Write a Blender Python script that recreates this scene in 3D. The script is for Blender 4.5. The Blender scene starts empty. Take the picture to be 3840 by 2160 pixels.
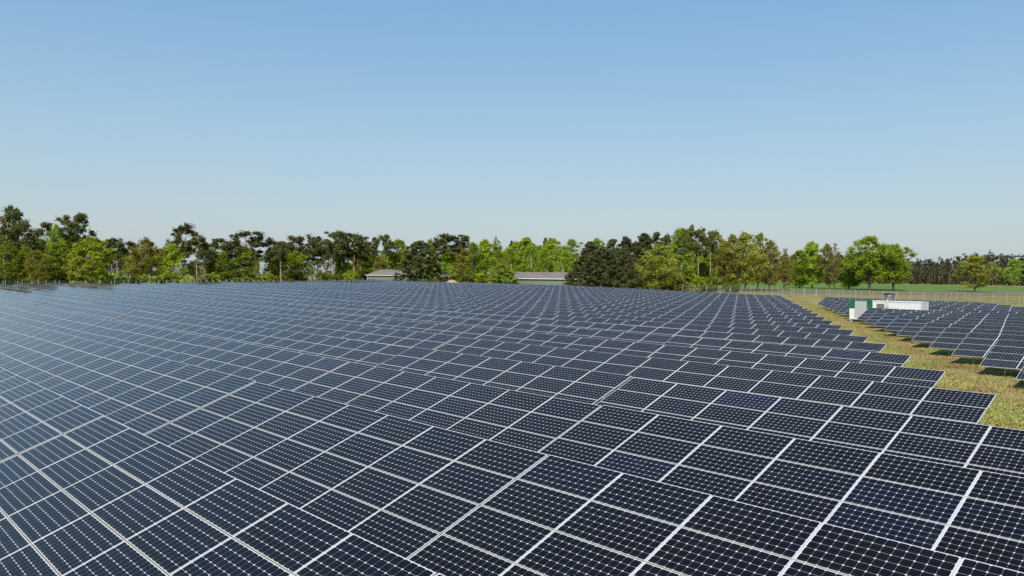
import bpy, math, random
import numpy as np
from mathutils import Matrix, Vector

R = math.radians
SC = bpy.context.scene
COL = SC.collection
rng = np.random.default_rng(11)
random.seed(11)

# ------------------------------------------------------------------ camera
F, PIT, ROLL, YAW = 2939.2, R(1.0136), R(0.5), R(43.155)      # focal in photo pixels (3840 wide)
CAMZ = 5.97
_a = math.pi - YAW
_fw = np.array([math.cos(_a)*math.cos(PIT), math.sin(_a)*math.cos(PIT), -math.sin(PIT)])
_rt = np.array([math.sin(_a), -math.cos(_a), 0.0])
_up = np.cross(_rt, _fw)
_r2 = _rt*math.cos(ROLL) + _up*math.sin(ROLL)
_u2 = -_rt*math.sin(ROLL) + _up*math.cos(ROLL)
CAM = np.array([0, 0, CAMZ])
cd = bpy.data.cameras.new('camera')
cd.sensor_width = 36; cd.lens = F/3840*36; cd.clip_start = 0.2; cd.clip_end = 8000
cam = bpy.data.objects.new('camera', cd); COL.objects.link(cam)
cam.matrix_world = Matrix(((_r2[0], _u2[0], -_fw[0], 0), (_r2[1], _u2[1], -_fw[1], 0),
                           (_r2[2], _u2[2], -_fw[2], CAMZ), (0, 0, 0, 1)))
SC.camera = cam

# ------------------------------------------------------------------ sky, sun, exposure
SUN_AZ = np.array([0.50, -0.866])            # horizontal direction towards the sun (behind the camera)
SUN_EL = R(43)
w = bpy.data.worlds.new('World'); SC.world = w; w.use_nodes = True
nt = w.node_tree; bg = nt.nodes['Background']
sk = nt.nodes.new('ShaderNodeTexSky'); sk.sky_type = 'NISHITA'; sk.sun_disc = False
sk.sun_elevation = SUN_EL
sk.sun_rotation = math.atan2(SUN_AZ[0], SUN_AZ[1])
sk.altitude = 0; sk.air_density = 1.3; sk.dust_density = 1.35; sk.ozone_density = 7.0
# a hazy-day sky: the clear Nishita sky blended with a soft haze gradient over elevation (world directions)
tc = nt.nodes.new('ShaderNodeTexCoord'); sx = nt.nodes.new('ShaderNodeSeparateXYZ'); cr = nt.nodes.new('ShaderNodeValToRGB')
nt.links.new(tc.outputs['Generated'], sx.inputs[0]); nt.links.new(sx.outputs[2], cr.inputs[0])
SKYS = 0.125
_st = [(0.0, (199, 208, 214)), (.045, (197, 209, 215)), (.065, (193, 210, 217)), (.132, (179, 207, 225)), (.2, (163, 199, 225)), (.26, (149, 189, 223)), (.33, (134, 182, 221)), (.6, (92, 142, 192)), (1.0, (66, 112, 166))]
while len(cr.color_ramp.elements) < len(_st): cr.color_ramp.elements.new(.5)
for e_, (p_, c_) in zip(cr.color_ramp.elements, _st):
    e_.position = p_
    e_.color = tuple((v/255/12.92 if v < 10 else ((v/255+.055)/1.055)**2.4) for v in c_) + (1,)
def _vec(op, a, k):
    x = nt.nodes.new('ShaderNodeVectorMath'); x.operation = op; nt.links.new(a, x.inputs[0]); x.inputs[3 if op == 'SCALE' else 1].default_value = k; return x.outputs[0]
mx = nt.nodes.new('ShaderNodeMix'); mx.data_type = 'RGBA'; mx.inputs[0].default_value = .78
nt.links.new(sk.outputs[0], mx.inputs[6]); nt.links.new(_vec('SCALE', cr.outputs[0], 1/SKYS), mx.inputs[7])
nt.links.new(mx.outputs[2], bg.inputs[0]); bg.inputs[1].default_value = SKYS
sd = bpy.data.lights.new('sun', 'SUN'); sd.energy = 4.8; sd.angle = R(0.53); sd.color = (1.0, 0.94, 0.85)
sun = bpy.data.objects.new('sun', sd); COL.objects.link(sun)
sv = Vector((SUN_AZ[0]*math.cos(SUN_EL), SUN_AZ[1]*math.cos(SUN_EL), math.sin(SUN_EL)))
sun.rotation_euler = sv.to_track_quat('Z', 'Y').to_euler()
SC.view_settings.view_transform = 'Standard'; SC.view_settings.look = 'None'
SC.view_settings.exposure = 0.0; SC.view_settings.gamma = 1.0

# ------------------------------------------------------------------ terrain and pixel rays
S = 1.252
DZY = ([-50, 4.9, 9.5, 14.1, 18.7, 23.3, 32.4, 41.6, 50.7, 60, 83, 120, 180, 240], [.05, .05, .02, 0, -.01, .02, .02, -.044, -.14, -.16, -.22, -.29, -.38, -.38])
def ss(t):
    t = min(1.0, max(0.0, t)); return t*t*(3-2*t)
def terr(X, Y):
    x = max(X, -350*S); x = min(x, 60*S); xb, yb = x/S, Y/S
    z = -.005*x
    z += S*.35*ss((-xb-60)/60)
    z += S*float(np.interp(yb, *DZY))*(1-ss((-xb-60)/60))
    return z
def ray(px, py):
    return _fw + _r2*(px-1920)/F - _u2*(py-1080)/F
def hit(px, py):                                # where a sight line meets the ground
    d = ray(px, py); t = 5.0
    for k in range(4000):
        p = CAM + d*t
        if p[2] <= terr(p[0], p[1]): break
        t *= 1.004
    return p
def at(px, D):                                  # ground point straight below a pixel column at depth D
    p = CAM + ray(px, 1030)*D
    return np.array([p[0], p[1], terr(p[0], p[1])])
def top_z(py, px, D):
    return (CAM + ray(px, py)*D)[2]
def proj(P):
    d = np.asarray(P, float) - CAM; q = d@_fw
    if q < .3: return None
    return 1920+F*(d@_r2)/q, 1080-F*(d@_u2)/q, q

ORD = ['zeroth', 'first', 'second', 'third', 'fourth', 'fifth', 'sixth', 'seventh', 'eighth', 'ninth', 'tenth', 'eleventh', 'twelfth',
       'thirteenth', 'fourteenth', 'fifteenth', 'sixteenth', 'seventeenth', 'eighteenth', 'nineteenth', 'twentieth', 'twenty-first', 'twenty-second', 'twenty-third',
       'twenty-fourth', 'twenty-fifth', 'twenty-sixth', 'twenty-seventh', 'twenty-eighth', 'twenty-ninth', 'thirtieth'] + ['thirty-'+s for s in
       ('first', 'second', 'third', 'fourth', 'fifth', 'sixth', 'seventh', 'eighth', 'ninth')] + ['fortieth']

# ------------------------------------------------------------------ materials
def mat(name):
    m = bpy.data.materials.new(name); m.use_nodes = True
    n = m.node_tree; return m, n, n.nodes['Principled BSDF']
def math_n(n, op, a, b=None, c=None):
    x = n.nodes.new('ShaderNodeMath'); x.operation = op
    for i, v in enumerate((a, b, c)):
        if v is None: continue
        if isinstance(v, (int, float)): x.inputs[i].default_value = v
        else: n.links.new(v, x.inputs[i])
    return x.outputs[0]
def mix_c(n, f, a, b):
    x = n.nodes.new('ShaderNodeMix'); x.data_type = 'RGBA'
    for i, v in ((0, f), (6, a), (7, b)):
        if isinstance(v, (int, float)): x.inputs[i].default_value = v
        elif isinstance(v, tuple): x.inputs[i].default_value = (*v, 1)
        else: n.links.new(v, x.inputs[i])
    return x.outputs[2]
def noise(n, scale, detail=4, rough=.6, vec=None, col=False):
    x = n.nodes.new('ShaderNodeTexNoise'); x.inputs['Scale'].default_value = scale
    x.inputs['Detail'].default_value = detail; x.inputs['Roughness'].default_value = rough
    if vec is not None: n.links.new(vec, x.inputs['Vector'])
    return x.outputs['Color' if col else 'Fac']
def ramp(n, f, lo, hi):
    x = n.nodes.new('ShaderNodeMapRange'); x.inputs['From Min'].default_value = lo; x.inputs['From Max'].default_value = hi
    n.links.new(f, x.inputs['Value']); return x.outputs[0]
def geo_pos(n):
    return n.nodes.new('ShaderNodeNewGeometry').outputs['Position']
def obj_pos(n):
    return n.nodes.new('ShaderNodeTexCoord').outputs['Object']
def plain(name, col, rough=.5, metal=0.0, var=.15, scale=3.0):
    m, n, b = mat(name)
    f = noise(n, scale, 5, .65, obj_pos(n))
    c = mix_c(n, ramp(n, f, .3, .7), tuple(v*(1-var) for v in col), tuple(min(1, v*(1+var)) for v in col))
    n.links.new(c, b.inputs['Base Color']); b.inputs['Roughness'].default_value = rough; b.inputs['Metallic'].default_value = metal
    return m

def cell_material():
    m, n, b = mat('solar_cells')
    uv = n.nodes.new('ShaderNodeUVMap'); uv.uv_map = 'UVMap'
    sp = n.nodes.new('ShaderNodeSeparateXYZ'); n.links.new(uv.outputs[0], sp.inputs[0])
    u, v = sp.outputs[0], sp.outputs[1]                 # one unit per cell
    fu = math_n(n, 'ABSOLUTE', math_n(n, 'SUBTRACT', math_n(n, 'FRACT', u), .5))
    fv = math_n(n, 'ABSOLUTE', math_n(n, 'SUBTRACT', math_n(n, 'FRACT', v), .5))
    line = math_n(n, 'MULTIPLY', math_n(n, 'GREATER_THAN', fu, .4905), .45)
    line = math_n(n, 'MAXIMUM', line, math_n(n, 'MULTIPLY', math_n(n, 'GREATER_THAN', fv, .488), .66))
    dia = math_n(n, 'GREATER_THAN', math_n(n, 'ADD', fu, fv), .878)
    o1 = math_n(n, 'GREATER_THAN', math_n(n, 'ABSOLUTE', math_n(n, 'SUBTRACT', u, 6.0)), 5.985)
    o2 = math_n(n, 'GREATER_THAN', math_n(n, 'ABSOLUTE', math_n(n, 'SUBTRACT', v, 3.0)), 2.993)
    white = math_n(n, 'MAXIMUM', math_n(n, 'MAXIMUM', line, dia), math_n(n, 'MAXIMUM', o1, o2))
    rnd = n.nodes.new('ShaderNodeAttribute'); rnd.attribute_name = 'rnd'
    r = rnd.outputs['Fac']
    wn = n.nodes.new('ShaderNodeTexWhiteNoise'); wn.noise_dimensions = '3D'
    fl = n.nodes.new('ShaderNodeVectorMath'); fl.operation = 'FLOOR'; n.links.new(uv.outputs[0], fl.inputs[0])
    cb = n.nodes.new('ShaderNodeCombineXYZ'); n.links.new(r, cb.inputs[2])
    ad = n.nodes.new('ShaderNodeVectorMath'); ad.operation = 'ADD'; n.links.new(fl.outputs[0], ad.inputs[0]); n.links.new(cb.outputs[0], ad.inputs[1])
    n.links.new(ad.outputs[0], wn.inputs['Vector'])
    blue = math_n(n, 'POWER', r, 2.2)
    blue = math_n(n, 'MULTIPLY_ADD', math_n(n, 'SUBTRACT', wn.outputs['Value'], .5), .25, blue)
    bl = n.nodes.new('ShaderNodeClamp'); n.links.new(blue, bl.inputs['Value'])
    cell = mix_c(n, bl.outputs[0], (.0052, .0056, .0086), (.0065, .009, .026))
    # two thin bus bars across every cell
    bar = math_n(n, 'LESS_THAN', math_n(n, 'ABSOLUTE', math_n(n, 'SUBTRACT', fv, .2)), .006)
    cell = mix_c(n, math_n(n, 'MULTIPLY', bar, .18), cell, (.30, .30, .30))
    c = mix_c(n, white, cell, (.66, .67, .68))
    dirt = ramp(n, noise(n, .8, 4, .7, geo_pos(n)), .52, .8)
    c = mix_c(n, math_n(n, 'MULTIPLY', dirt, .014), c, (.30, .28, .22))
    # dust gathered along the lower edge, more on some modules than on others
    low = math_n(n, 'MULTIPLY', ramp(n, math_n(n, 'ADD', v, math_n(n, 'MULTIPLY', noise(n, 2.5, 3, .6, geo_pos(n)), .5)), .62, .22), math_n(n, 'MULTIPLY_ADD', r, .10, .015))
    c = mix_c(n, low, c, (.32, .30, .22))
    n.links.new(c, b.inputs['Base Color'])
    n.links.new(math_n(n, 'MULTIPLY_ADD', r, .10, .05), b.inputs['Roughness'])
    b.inputs['IOR'].default_value = 1.23; b.inputs['Specular IOR Level'].default_value = .5
    b.inputs['Specular Tint'].default_value = (.75, .62, .48, 1)
    b.inputs['Sheen Weight'].default_value = .06; b.inputs['Sheen Roughness'].default_value = .35; b.inputs['Sheen Tint'].default_value = (1, .97, .92, 1)
    return m
M_CELL = cell_material()
M_ALU = plain('anodised_aluminium', (.58, .58, .575), .45, .1, .06, 6)
M_RAIL = plain('mossy_rail', (.12, .115, .07), .7, .1, .25, 2.2)
M_MOSS = plain('mossy_frame_edge', (.46, .455, .40), .6, .05, .3, 4)
M_STEEL = plain('galvanised_steel', (.42, .43, .44), .5, .5, .12, 5)
M_POST = plain('concrete_post', (.36, .345, .29), .85, 0, .12, 8)
M_WHITE = plain('white_container_paint', (.70, .70, .68), .5, 0, .05, .9)
M_GREEN = plain('green_container_paint', (.012, .145, .055), .4, 0, .1, 1.5)
M_DOOR = plain('light_grey_door_paint', (.42, .42, .42), .5, 0, .03, 1.0)
M_DARK = plain('dark_grey_louver', (.16, .16, .165), .6, 0, .1, 5)
M_BLACK = plain('black_void', (.012, .012, .012), .9)
M_WALLG = plain('grey_green_sheet_wall', (.155, .185, .135), .75, 0, .1, .7)
M_TRIM = plain('white_trim', (.72, .72, .70), .6)
M_SAND = plain('yellow_sand', (.43, .29, .16), .95, 0, .14, 1.2)

def roof_material():
    m, n, b = mat('weathered_fibre_cement_roof')
    p = obj_pos(n)
    f = noise(n, .5, 6, .7, p)
    wv = n.nodes.new('ShaderNodeTexWave'); wv.inputs['Scale'].default_value = 1.6; wv.inputs['Distortion'].default_value = .3
    n.links.new(p, wv.inputs['Vector'])
    c = mix_c(n, ramp(n, f, .3, .7), (.155, .135, .12), (.23, .205, .185))
    c = mix_c(n, math_n(n, 'MULTIPLY', wv.outputs['Fac'], .22), c, (.12, .10, .085))
    n.links.new(c, b.inputs['Base Color']); b.inputs['Roughness'].default_value = .9
    return m
M_ROOF = roof_material()

def mesh_material():
    m, n, b = mat('chain_link_wire')
    uv = n.nodes.new('ShaderNodeUVMap'); uv.uv_map = 'UVMap'
    sp = n.nodes.new('ShaderNodeSeparateXYZ'); n.links.new(uv.outputs[0], sp.inputs[0])
    a = math_n(n, 'FRACT', math_n(n, 'DIVIDE', math_n(n, 'ADD', sp.outputs[0], sp.outputs[1]), .07))
    c = math_n(n, 'FRACT', math_n(n, 'DIVIDE', math_n(n, 'SUBTRACT', sp.outputs[0], sp.outputs[1]), .07))
    f = math_n(n, 'LESS_THAN', math_n(n, 'MINIMUM', a, c), .085)
    t = n.nodes.new('ShaderNodeBsdfTransparent'); x = n.nodes.new('ShaderNodeMixShader')
    b.inputs['Base Color'].default_value = (.13, .135, .13, 1); b.inputs['Roughness'].default_value = .6; b.inputs['Metallic'].default_value = .3
    n.links.new(f, x.inputs[0]); n.links.new(t.outputs[0], x.inputs[1]); n.links.new(b.outputs[0], x.inputs[2])
    n.links.new(x.outputs[0], n.nodes['Material Output'].inputs['Surface'])
    return m
M_MESH = mesh_material()

def leaf_material(name, c1, c2, trans=.35):
    m, n, b = mat(name)
    g = n.nodes.new('ShaderNodeNewGeometry')
    oi = n.nodes.new('ShaderNodeObjectInfo')
    c = mix_c(n, g.outputs['Random Per Island'], c1, c2)
    hs = n.nodes.new('ShaderNodeHueSaturation')
    n.links.new(math_n(n, 'MULTIPLY_ADD', oi.outputs['Random'], .5, .75), hs.inputs['Value'])
    n.links.new(math_n(n, 'MULTIPLY_ADD', oi.outputs['Random'], .03, .485), hs.inputs['Hue'])
    n.links.new(c, hs.inputs['Color'])
    n.links.new(hs.outputs[0], b.inputs['Base Color']); b.inputs['Roughness'].default_value = .65
    b.inputs['Specular IOR Level'].default_value = .2
    t = n.nodes.new('ShaderNodeBsdfTranslucent'); n.links.new(hs.outputs[0], t.inputs['Color'])
    x = n.nodes.new('ShaderNodeMixShader'); x.inputs[0].default_value = trans
    n.links.new(b.outputs[0], x.inputs[1]); n.links.new(t.outputs[0], x.inputs[2])
    n.links.new(x.outputs[0], n.nodes['Material Output'].inputs['Surface'])
    return m
L_PINE = leaf_material('pine_needles', (.085, .105, .028), (.195, .20, .062), .28)
L_DARK = leaf_material('dark_conifer_needles', (.060, .076, .024), (.150, .152, .054), .2)
L_BRIGHT = leaf_material('fresh_green_leaves', (.28, .36, .020), (.48, .56, .054), .5)
L_LIME = leaf_material('lime_green_leaves', (.24, .36, .020), (.42, .54, .050), .45)
L_BIRCH = leaf_material('birch_leaves', (.26, .35, .030), (.43, .52, .078), .5)
L_GREEN = leaf_material('mid_green_leaves', (.19, .25, .020), (.35, .42, .048), .48)
L_OLIVE = leaf_material('olive_budding_leaves', (.25, .245, .034), (.46, .45, .078), .45)
L_BARE = leaf_material('bare_brown_twigs', (.11, .085, .055), (.20, .16, .11), .15)
L_FAR = leaf_material('far_wood_leaves', (.055, .066, .026), (.15, .15, .056), .25)
L_SHRUB = leaf_material('understorey_leaves', (.11, .15, .018), (.25, .29, .04), .35)
B_PINE = plain('pine_bark', (.36, .24, .16), .9, 0, .3, 1.5)
B_BIRCH = plain('birch_bark', (.55, .52, .46), .8, 0, .3, 2.0)
B_OAK = plain('oak_bark', (.075, .060, .045), .9, 0, .3, 2.0)
B_GREY = plain('grey_bark', (.16, .14, .115), .9, 0, .3, 2.0)

def meadow_colour(n, p, k=1.0):
    """dry straw, green patches, reddish soil and trodden pale strips, by place"""
    def nz(scale, off, d=4, r=.62):
        mp = n.nodes.new('ShaderNodeMapping'); n.links.new(p, mp.inputs['Vector']); mp.inputs['Location'].default_value = off
        return noise(n, scale, d, r, mp.outputs[0])
    q = lambda *c: tuple(v*k for v in c)
    c = mix_c(n, ramp(n, nz(.45, (0, 0, 0), 5), .36, .64), q(.42, .35, .145), q(.33, .315, .09))
    c = mix_c(n, ramp(n, nz(.16, (9, 3, 0)), .47, .62), c, q(.25, .29, .055))
    # how far a place lies from the slanting front of the right-hand array (0) towards the left one (-10)
    sp = n.nodes.new('ShaderNodeSeparateXYZ'); n.links.new(p, sp.inputs[0])
    d = math_n(n, 'SUBTRACT', math_n(n, 'MULTIPLY_ADD', sp.outputs[1], .5908, sp.outputs[0]), 16.2)
    d = math_n(n, 'MULTIPLY_ADD', math_n(n, 'SUBTRACT', nz(.35, (3, 8, 0)), .5), 3.2, d)
    c = mix_c(n, math_n(n, 'MULTIPLY', ramp(n, d, -2.6, -4.4), .65), c, q(.34, .36, .09))
    soil = math_n(n, 'MULTIPLY', ramp(n, d, -2.8, -1.4), ramp(n, d, 2.2, 1.0))
    soil = math_n(n, 'MULTIPLY', soil, ramp(n, nz(.55, (14, 2, 9), 5), .40, .60))
    c = mix_c(n, math_n(n, 'MULTIPLY', soil, .75), c, q(.31, .185, .09))
    c = mix_c(n, math_n(n, 'MULTIPLY', ramp(n, nz(.30, (71, 40, 0)), .58, .66), .9), c, q(.13, .19, .03))
    c = mix_c(n, math_n(n, 'MULTIPLY', ramp(n, nz(.22, (31, 17, 5)), .54, .66), .8), c, q(.23, .115, .05))
    c = mix_c(n, math_n(n, 'MULTIPLY', ramp(n, nz(.25, (5, 77, 5)), .58, .68), .6), c, q(.40, .33, .20))
    return c
def ground_material():
    m, n, b = mat('dry_meadow')
    p = geo_pos(n)
    fine = noise(n, 3.0, 6, .75, p)
    c = meadow_colour(n, p, .92)
    c = mix_c(n, math_n(n, 'MULTIPLY', ramp(n, fine, .45, .75), .45), c, (.19, .145, .06))
    n.links.new(c, b.inputs['Base Color']); b.inputs['Roughness'].default_value = .95
    b.inputs['Specular IOR Level'].default_value = .1
    bp = n.nodes.new('ShaderNodeBump'); bp.inputs['Distance'].default_value = .12; bp.inputs['Strength'].default_value = .8
    n.links.new(fine, bp.inputs['Height']); n.links.new(bp.outputs[0], b.inputs['Normal'])
    return m
M_GROUND = ground_material()
def grass_material():
    m, n, b = mat('grass_blades')
    g = n.nodes.new('ShaderNodeNewGeometry')
    c = meadow_colour(n, g.outputs['Position'], 1.0)
    c = mix_c(n, math_n(n, 'MULTIPLY', g.outputs['Random Per Island'], .35), c, (.43, .375, .145))
    n.links.new(c, b.inputs['Base Color']); b.inputs['Roughness'].default_value = .8; b.inputs['Specular IOR Level'].default_value = .1
    return m
L_GRASS = grass_material()
def field_mat(name, c1, c2, sc):
    m, n, b = mat(name); p = geo_pos(n)
    f = noise(n, sc, 5, .65, p); g = noise(n, sc*14, 4, .7, p)
    c = mix_c(n, ramp(n, f, .35, .65), c1, c2)
    c = mix_c(n, math_n(n, 'MULTIPLY', ramp(n, g, .4, .7), .3), c, tuple(v*.6 for v in c1))
    n.links.new(c, b.inputs['Base Color']); b.inputs['Roughness'].default_value = .95; b.inputs['Specular IOR Level'].default_value = .1
    return m

# ------------------------------------------------------------------ mesh helpers
class MB:
    """collects vertices and faces of ONE mesh"""
    def __init__(s): s.v = []; s.f = []; s.m = []
    def box(s, x0, x1, y0, y1, z0, z1, mi=0, T=None):
        b = len(s.v)
        P = [(x, y, z) for z in (z0, z1) for y in (y0, y1) for x in (x0, x1)]
        if T is not None: P = [tuple(T @ Vector(p)) for p in P]
        s.v += P
        for q in ((0, 2, 3, 1), (4, 5, 7, 6), (0, 1, 5, 4), (2, 6, 7, 3), (0, 4, 6, 2), (1, 3, 7, 5)):
            s.f.append(tuple(b+i for i in q)); s.m.append(mi)
    def poly(s, pts, mi=0):
        b = len(s.v); s.v += [tuple(p) for p in pts]; s.f.append(tuple(range(b, b+len(pts)))); s.m.append(mi)
    def tube(s, pts, rad, n=6, mi=0):
        pts = [np.asarray(p, float) for p in pts]; b = len(s.v)
        for i, p in enumerate(pts):
            t = pts[min(i+1, len(pts)-1)] - pts[max(i-1, 0)]; t = t/(np.linalg.norm(t)+1e-9)
            a = np.cross(t, (0, 0, 1.0) if abs(t[2]) < .9 else (1.0, 0, 0)); a /= np.linalg.norm(a); c = np.cross(t, a)
            for k in range(n):
                an = 2*math.pi*k/n; s.v.append(tuple(p + (a*math.cos(an)+c*math.sin(an))*rad[i]))
        for i in range(len(pts)-1):
            for k in range(n):
                k2 = (k+1) % n
                s.f.append((b+i*n+k, b+i*n+k2, b+(i+1)*n+k2, b+(i+1)*n+k)); s.m.append(mi)
        s.f.append(tuple(b+(len(pts)-1)*n+k for k in range(n))); s.m.append(mi)
        s.f.append(tuple(b+k for k in reversed(range(n)))); s.m.append(mi)
    def mesh(s, name, mats, smooth=False):
        me = bpy.data.meshes.new(name); me.from_pydata(s.v, [], s.f)
        for m in (mats if isinstance(mats, (list, tuple)) else [mats]): me.materials.append(m)
        me.polygons.foreach_set('material_index', s.m)
        if smooth: me.polygons.foreach_set('use_smooth', [True]*len(s.f))
        me.update(); return me
def link(name, me, parent=None, loc=None):
    o = bpy.data.objects.new(name, me); COL.objects.link(o)
    if parent is not None: o.parent = parent
    if loc is not None: o.location = loc
    return o
def tag(o, label=None, cat=None, group=None, kind=None):
    if label: o['label'] = label
    if cat: o['category'] = cat
    if group: o['group'] = group
    if kind: o['kind'] = kind
    return o
def thing(name, label, cat, loc=(0, 0, 0), rz=0, group=None):
    o = link(name, None, None, loc); o.rotation_euler = (0, 0, rz); o.empty_display_size = .3
    return tag(o, label, cat, group)

# ------------------------------------------------------------------ the setting: ground sheets
def build_ground():
    xs = [-6000, -3000, -1500, -900, -600, -438.2] + list(np.arange(-420, 85, 7.0)) + [150, 400, 1000, 3000, 6000]
    ys = [-6000, -2000, -600, -200, -80] + list(np.arange(-30, 330, 6.0)) + [360, 450, 600, 900, 1500, 3000, 6000]
    V = [(x, y, terr(x, y)) for y in ys for x in xs]; nx = len(xs)
    Fc = [(j*nx+i, j*nx+i+1, (j+1)*nx+i+1, (j+1)*nx+i) for j in range(len(ys)-1) for i in range(nx-1)]
    me = bpy.data.meshes.new('ground'); me.from_pydata(V, [], Fc); me.materials.append(M_GROUND)
    tag(link('ground', me), kind='structure')
build_ground()
def sheet(name, xs, ytop, ybot, m, lift):
    """a field between two sight-line rows on the ground, finely divided so that it hugs the terrain"""
    N = 14; V = []; Fc = []
    for px in xs:
        a = hit(px, np.interp(px, *ytop)); b = hit(px, np.interp(px, *ybot))
        for k in range(N+1):
            q = a + (b-a)*k/N; V.append((q[0], q[1], terr(q[0], q[1])+lift))
    for i in range(len(xs)-1):
        for k in range(N):
            o = i*(N+1)+k; Fc.append((o, o+1, o+N+2, o+N+1))
    me = bpy.data.meshes.new(name); me.from_pydata(V, [], Fc); me.materials.append(m); me.validate()
    return tag(link(name, me), kind='structure')
xs = list(range(2560, 4300, 60))
sheet('green_field', xs, ([2560, 3000, 3400, 3840, 4300], [1055, 1061, 1068, 1077, 1085]), ([2560, 3000, 3400, 3840, 4300], [1082, 1089, 1093, 1096, 1100]),
      field_mat('young_crop', (.11, .20, .035), (.15, .23, .055), .03), .035)
sheet('ploughed_field', xs, ([2560, 3000, 3400, 3840, 4300], [1082.4, 1089.4, 1093.4, 1096.4, 1100.4]), ([2560, 2800, 3000, 3400, 3840, 4300], [1090, 1096, 1101, 1106, 1111, 1116]),
      field_mat('ploughed_soil', (.215, .150, .115), (.27, .195, .15), .05), .03)
xs = list(range(-300, 1560, 60))
sheet('pale_field', xs, ([-300, 1560], [1030, 1040]), ([-300, 1560], [1044, 1050]), field_mat('pale_stubble', (.30, .235, .16), (.36, .285, .19), .03), .03)
sheet('far_green_field', xs, ([-300, 1560], [1022.5, 1034]), ([-300, 1560], [1029.7, 1039.7]), field_mat('far_crop', (.085, .16, .035), (.12, .20, .05), .02), .035)

# ------------------------------------------------------------------ solar tables
MW, MH = 1.983, 1.0204            # module pitch along the row and up the slope
ML, MS, MT = 1.961, .999, .046    # module size
NC, NR = 7, 4
TILT = R(20.3)
LOW = .65                          # height of the low edge
RISE = (NR*MH)*math.sin(TILT)
CELLP = (ML-.036)/12; CELLV = (MS-.0255)/6
def module_into(v, f, mi, uv, rn, ox, oy, r):
    """module with top-left corner at (ox, oy) in the table plane (x along the row, y up the slope), top at z = 0"""
    fr = .0092; b = len(v)
    X0, X1, Y0, Y1 = ox, ox+ML, oy-MS, oy
    ring = [(X0, Y0), (X1, Y0), (X1, Y1), (X0, Y1)]; inn = [(X0+fr, Y0+fr), (X1-fr, Y0+fr), (X1-fr, Y1-fr), (X0+fr, Y1-fr)]
    v += [(x, y, 0) for x, y in ring] + [(x, y, 0) for x, y in inn] + [(x, y, -.002) for x, y in inn] + [(x, y, -MT) for x, y in ring]
    def add(q, m, coords=None):
        f.append(tuple(b+i for i in q)); mi.append(m); rn.append(r)
        uv.extend(coords if coords else [(0, 0)]*len(q))
    for k in range(4):
        k2 = (k+1) % 4
        add((k, k2, 4+k2, 4+k), 5 if k == 0 else 0); add((4+k, 4+k2, 8+k2, 8+k), 0); add((12+k, 12+k2, k2, k), 0)
    mu = ((ML-2*fr)-12*CELLP)/2; mv = ((MS-2*fr)-6*CELLV)/2
    U0, U1 = -mu/CELLP, 12+mu/CELLP; V0, V1 = -mv/CELLV, 6+mv/CELLV
    add((8, 9, 10, 11), 1, [(U0, V0), (U1, V0), (U1, V1), (U0, V1)])
    add((15, 14, 13, 12), 2)
def finish(name, v, f, mi, uv, rn):
    me = bpy.data.meshes.new(name); me.from_pydata(v, [], f)
    for m in (M_ALU, M_CELL, M_TRIM, M_RAIL, M_STEEL, M_MOSS): me.materials.append(m)
    me.polygons.foreach_set('material_index', mi)
    l = me.uv_layers.new(name='UVMap'); l.data.foreach_set('uv', np.array(uv, 'f').ravel())
    a = me.attributes.new('rnd', 'FLOAT', 'FACE'); a.data.foreach_set('value', np.array(rn, 'f'))
    me.update(); return me
MODULES = []
for k in range(12):
    D = [[] for _ in range(5)]
    module_into(*D, 0, 0, [.02, .1, .2, .3, .35, .4, .5, .3, .15, .62, .75, .97][k]); MODULES.append(finish('solar_module', *D))
def rack_mesh():
    """rails on the slope plane, strips closing the joints, posts and braces; origin on the ground under the ridge's left end"""
    b = MB(); L = NC*MW
    T = Matrix.Translation((0, 0, LOW+RISE)) @ Matrix.Rotation(TILT, 4, 'X')
    for k in range(1, NR):                                   # cover strips in the joints along the row
        y = -k*MH + (MH-MS)/2
        b.box(.004, L-.026, y-.0095, y+.0095, -.034, -.008, 0, T)
    for j in range(1, NC):                                   # clamp rails in the joints up the slope
        x = j*MW-.011
        b.box(x-.0095, x+.0095, -NR*MH+.05, -.02, -.04, -.006, 2, T)
    for k in range(NR):
        for dy in (.22, .78):
            y = -k*MH-dy; b.box(.02, L-.05, y-.03, y+.03, -.12, -.049, 1, T)
    for px in (1.2, L/2, L-1.2):
        yl, yh = -NR*MH*.8*math.cos(TILT), -NR*MH*.2*math.cos(TILT)
        zl, zh = LOW+RISE*.2-.2, LOW+RISE*.8-.2
        b.box(px-.04, px+.04, yl-.05, yl+.05, -.3, zl, 1); b.box(px-.04, px+.04, yh-.05, yh+.05, -.3, zh, 1)
        b.tube([(px, yl, zl-.1), (px, yh, zl-.35)], [.025, .025], 5, 1)
        Tb = T @ Matrix.Translation((px, 0, 0)); b.box(-.035, .035, -NR*MH+.15, -.15, -.2, -.122, 1, Tb)
    return b.mesh('mounting_rack', [M_RAIL, M_STEEL, M_ALU])
RACK = rack_mesh()
def full_table_mesh(seed):
    r = random.Random(seed); D = [[] for _ in range(5)]
    for k in range(NR):
        for j in range(NC): module_into(*D, j*MW, -k*MH, r.choice([.02, .1, .2, .3, .35, .4, .5, .3, .15, .62, .75, .97]))
    v, f, mi, uv, rn = D
    T = Matrix.Translation((0, 0, LOW+RISE)) @ Matrix.Rotation(TILT, 4, 'X')
    v = [tuple(T @ Vector(p)) for p in v]; off = len(v)
    v += [tuple(q.co) for q in RACK.vertices]
    for p in RACK.polygons:
        f.append(tuple(off+i for i in p.vertices)); mi.append({0: 3, 1: 4, 2: 0}[p.material_index]); rn.append(0); uv.extend([(0, 0)]*len(p.vertices))
    return finish('solar_table', v, f, mi, uv, rn)
FULL = [full_table_mesh(s) for s in range(5)]

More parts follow.
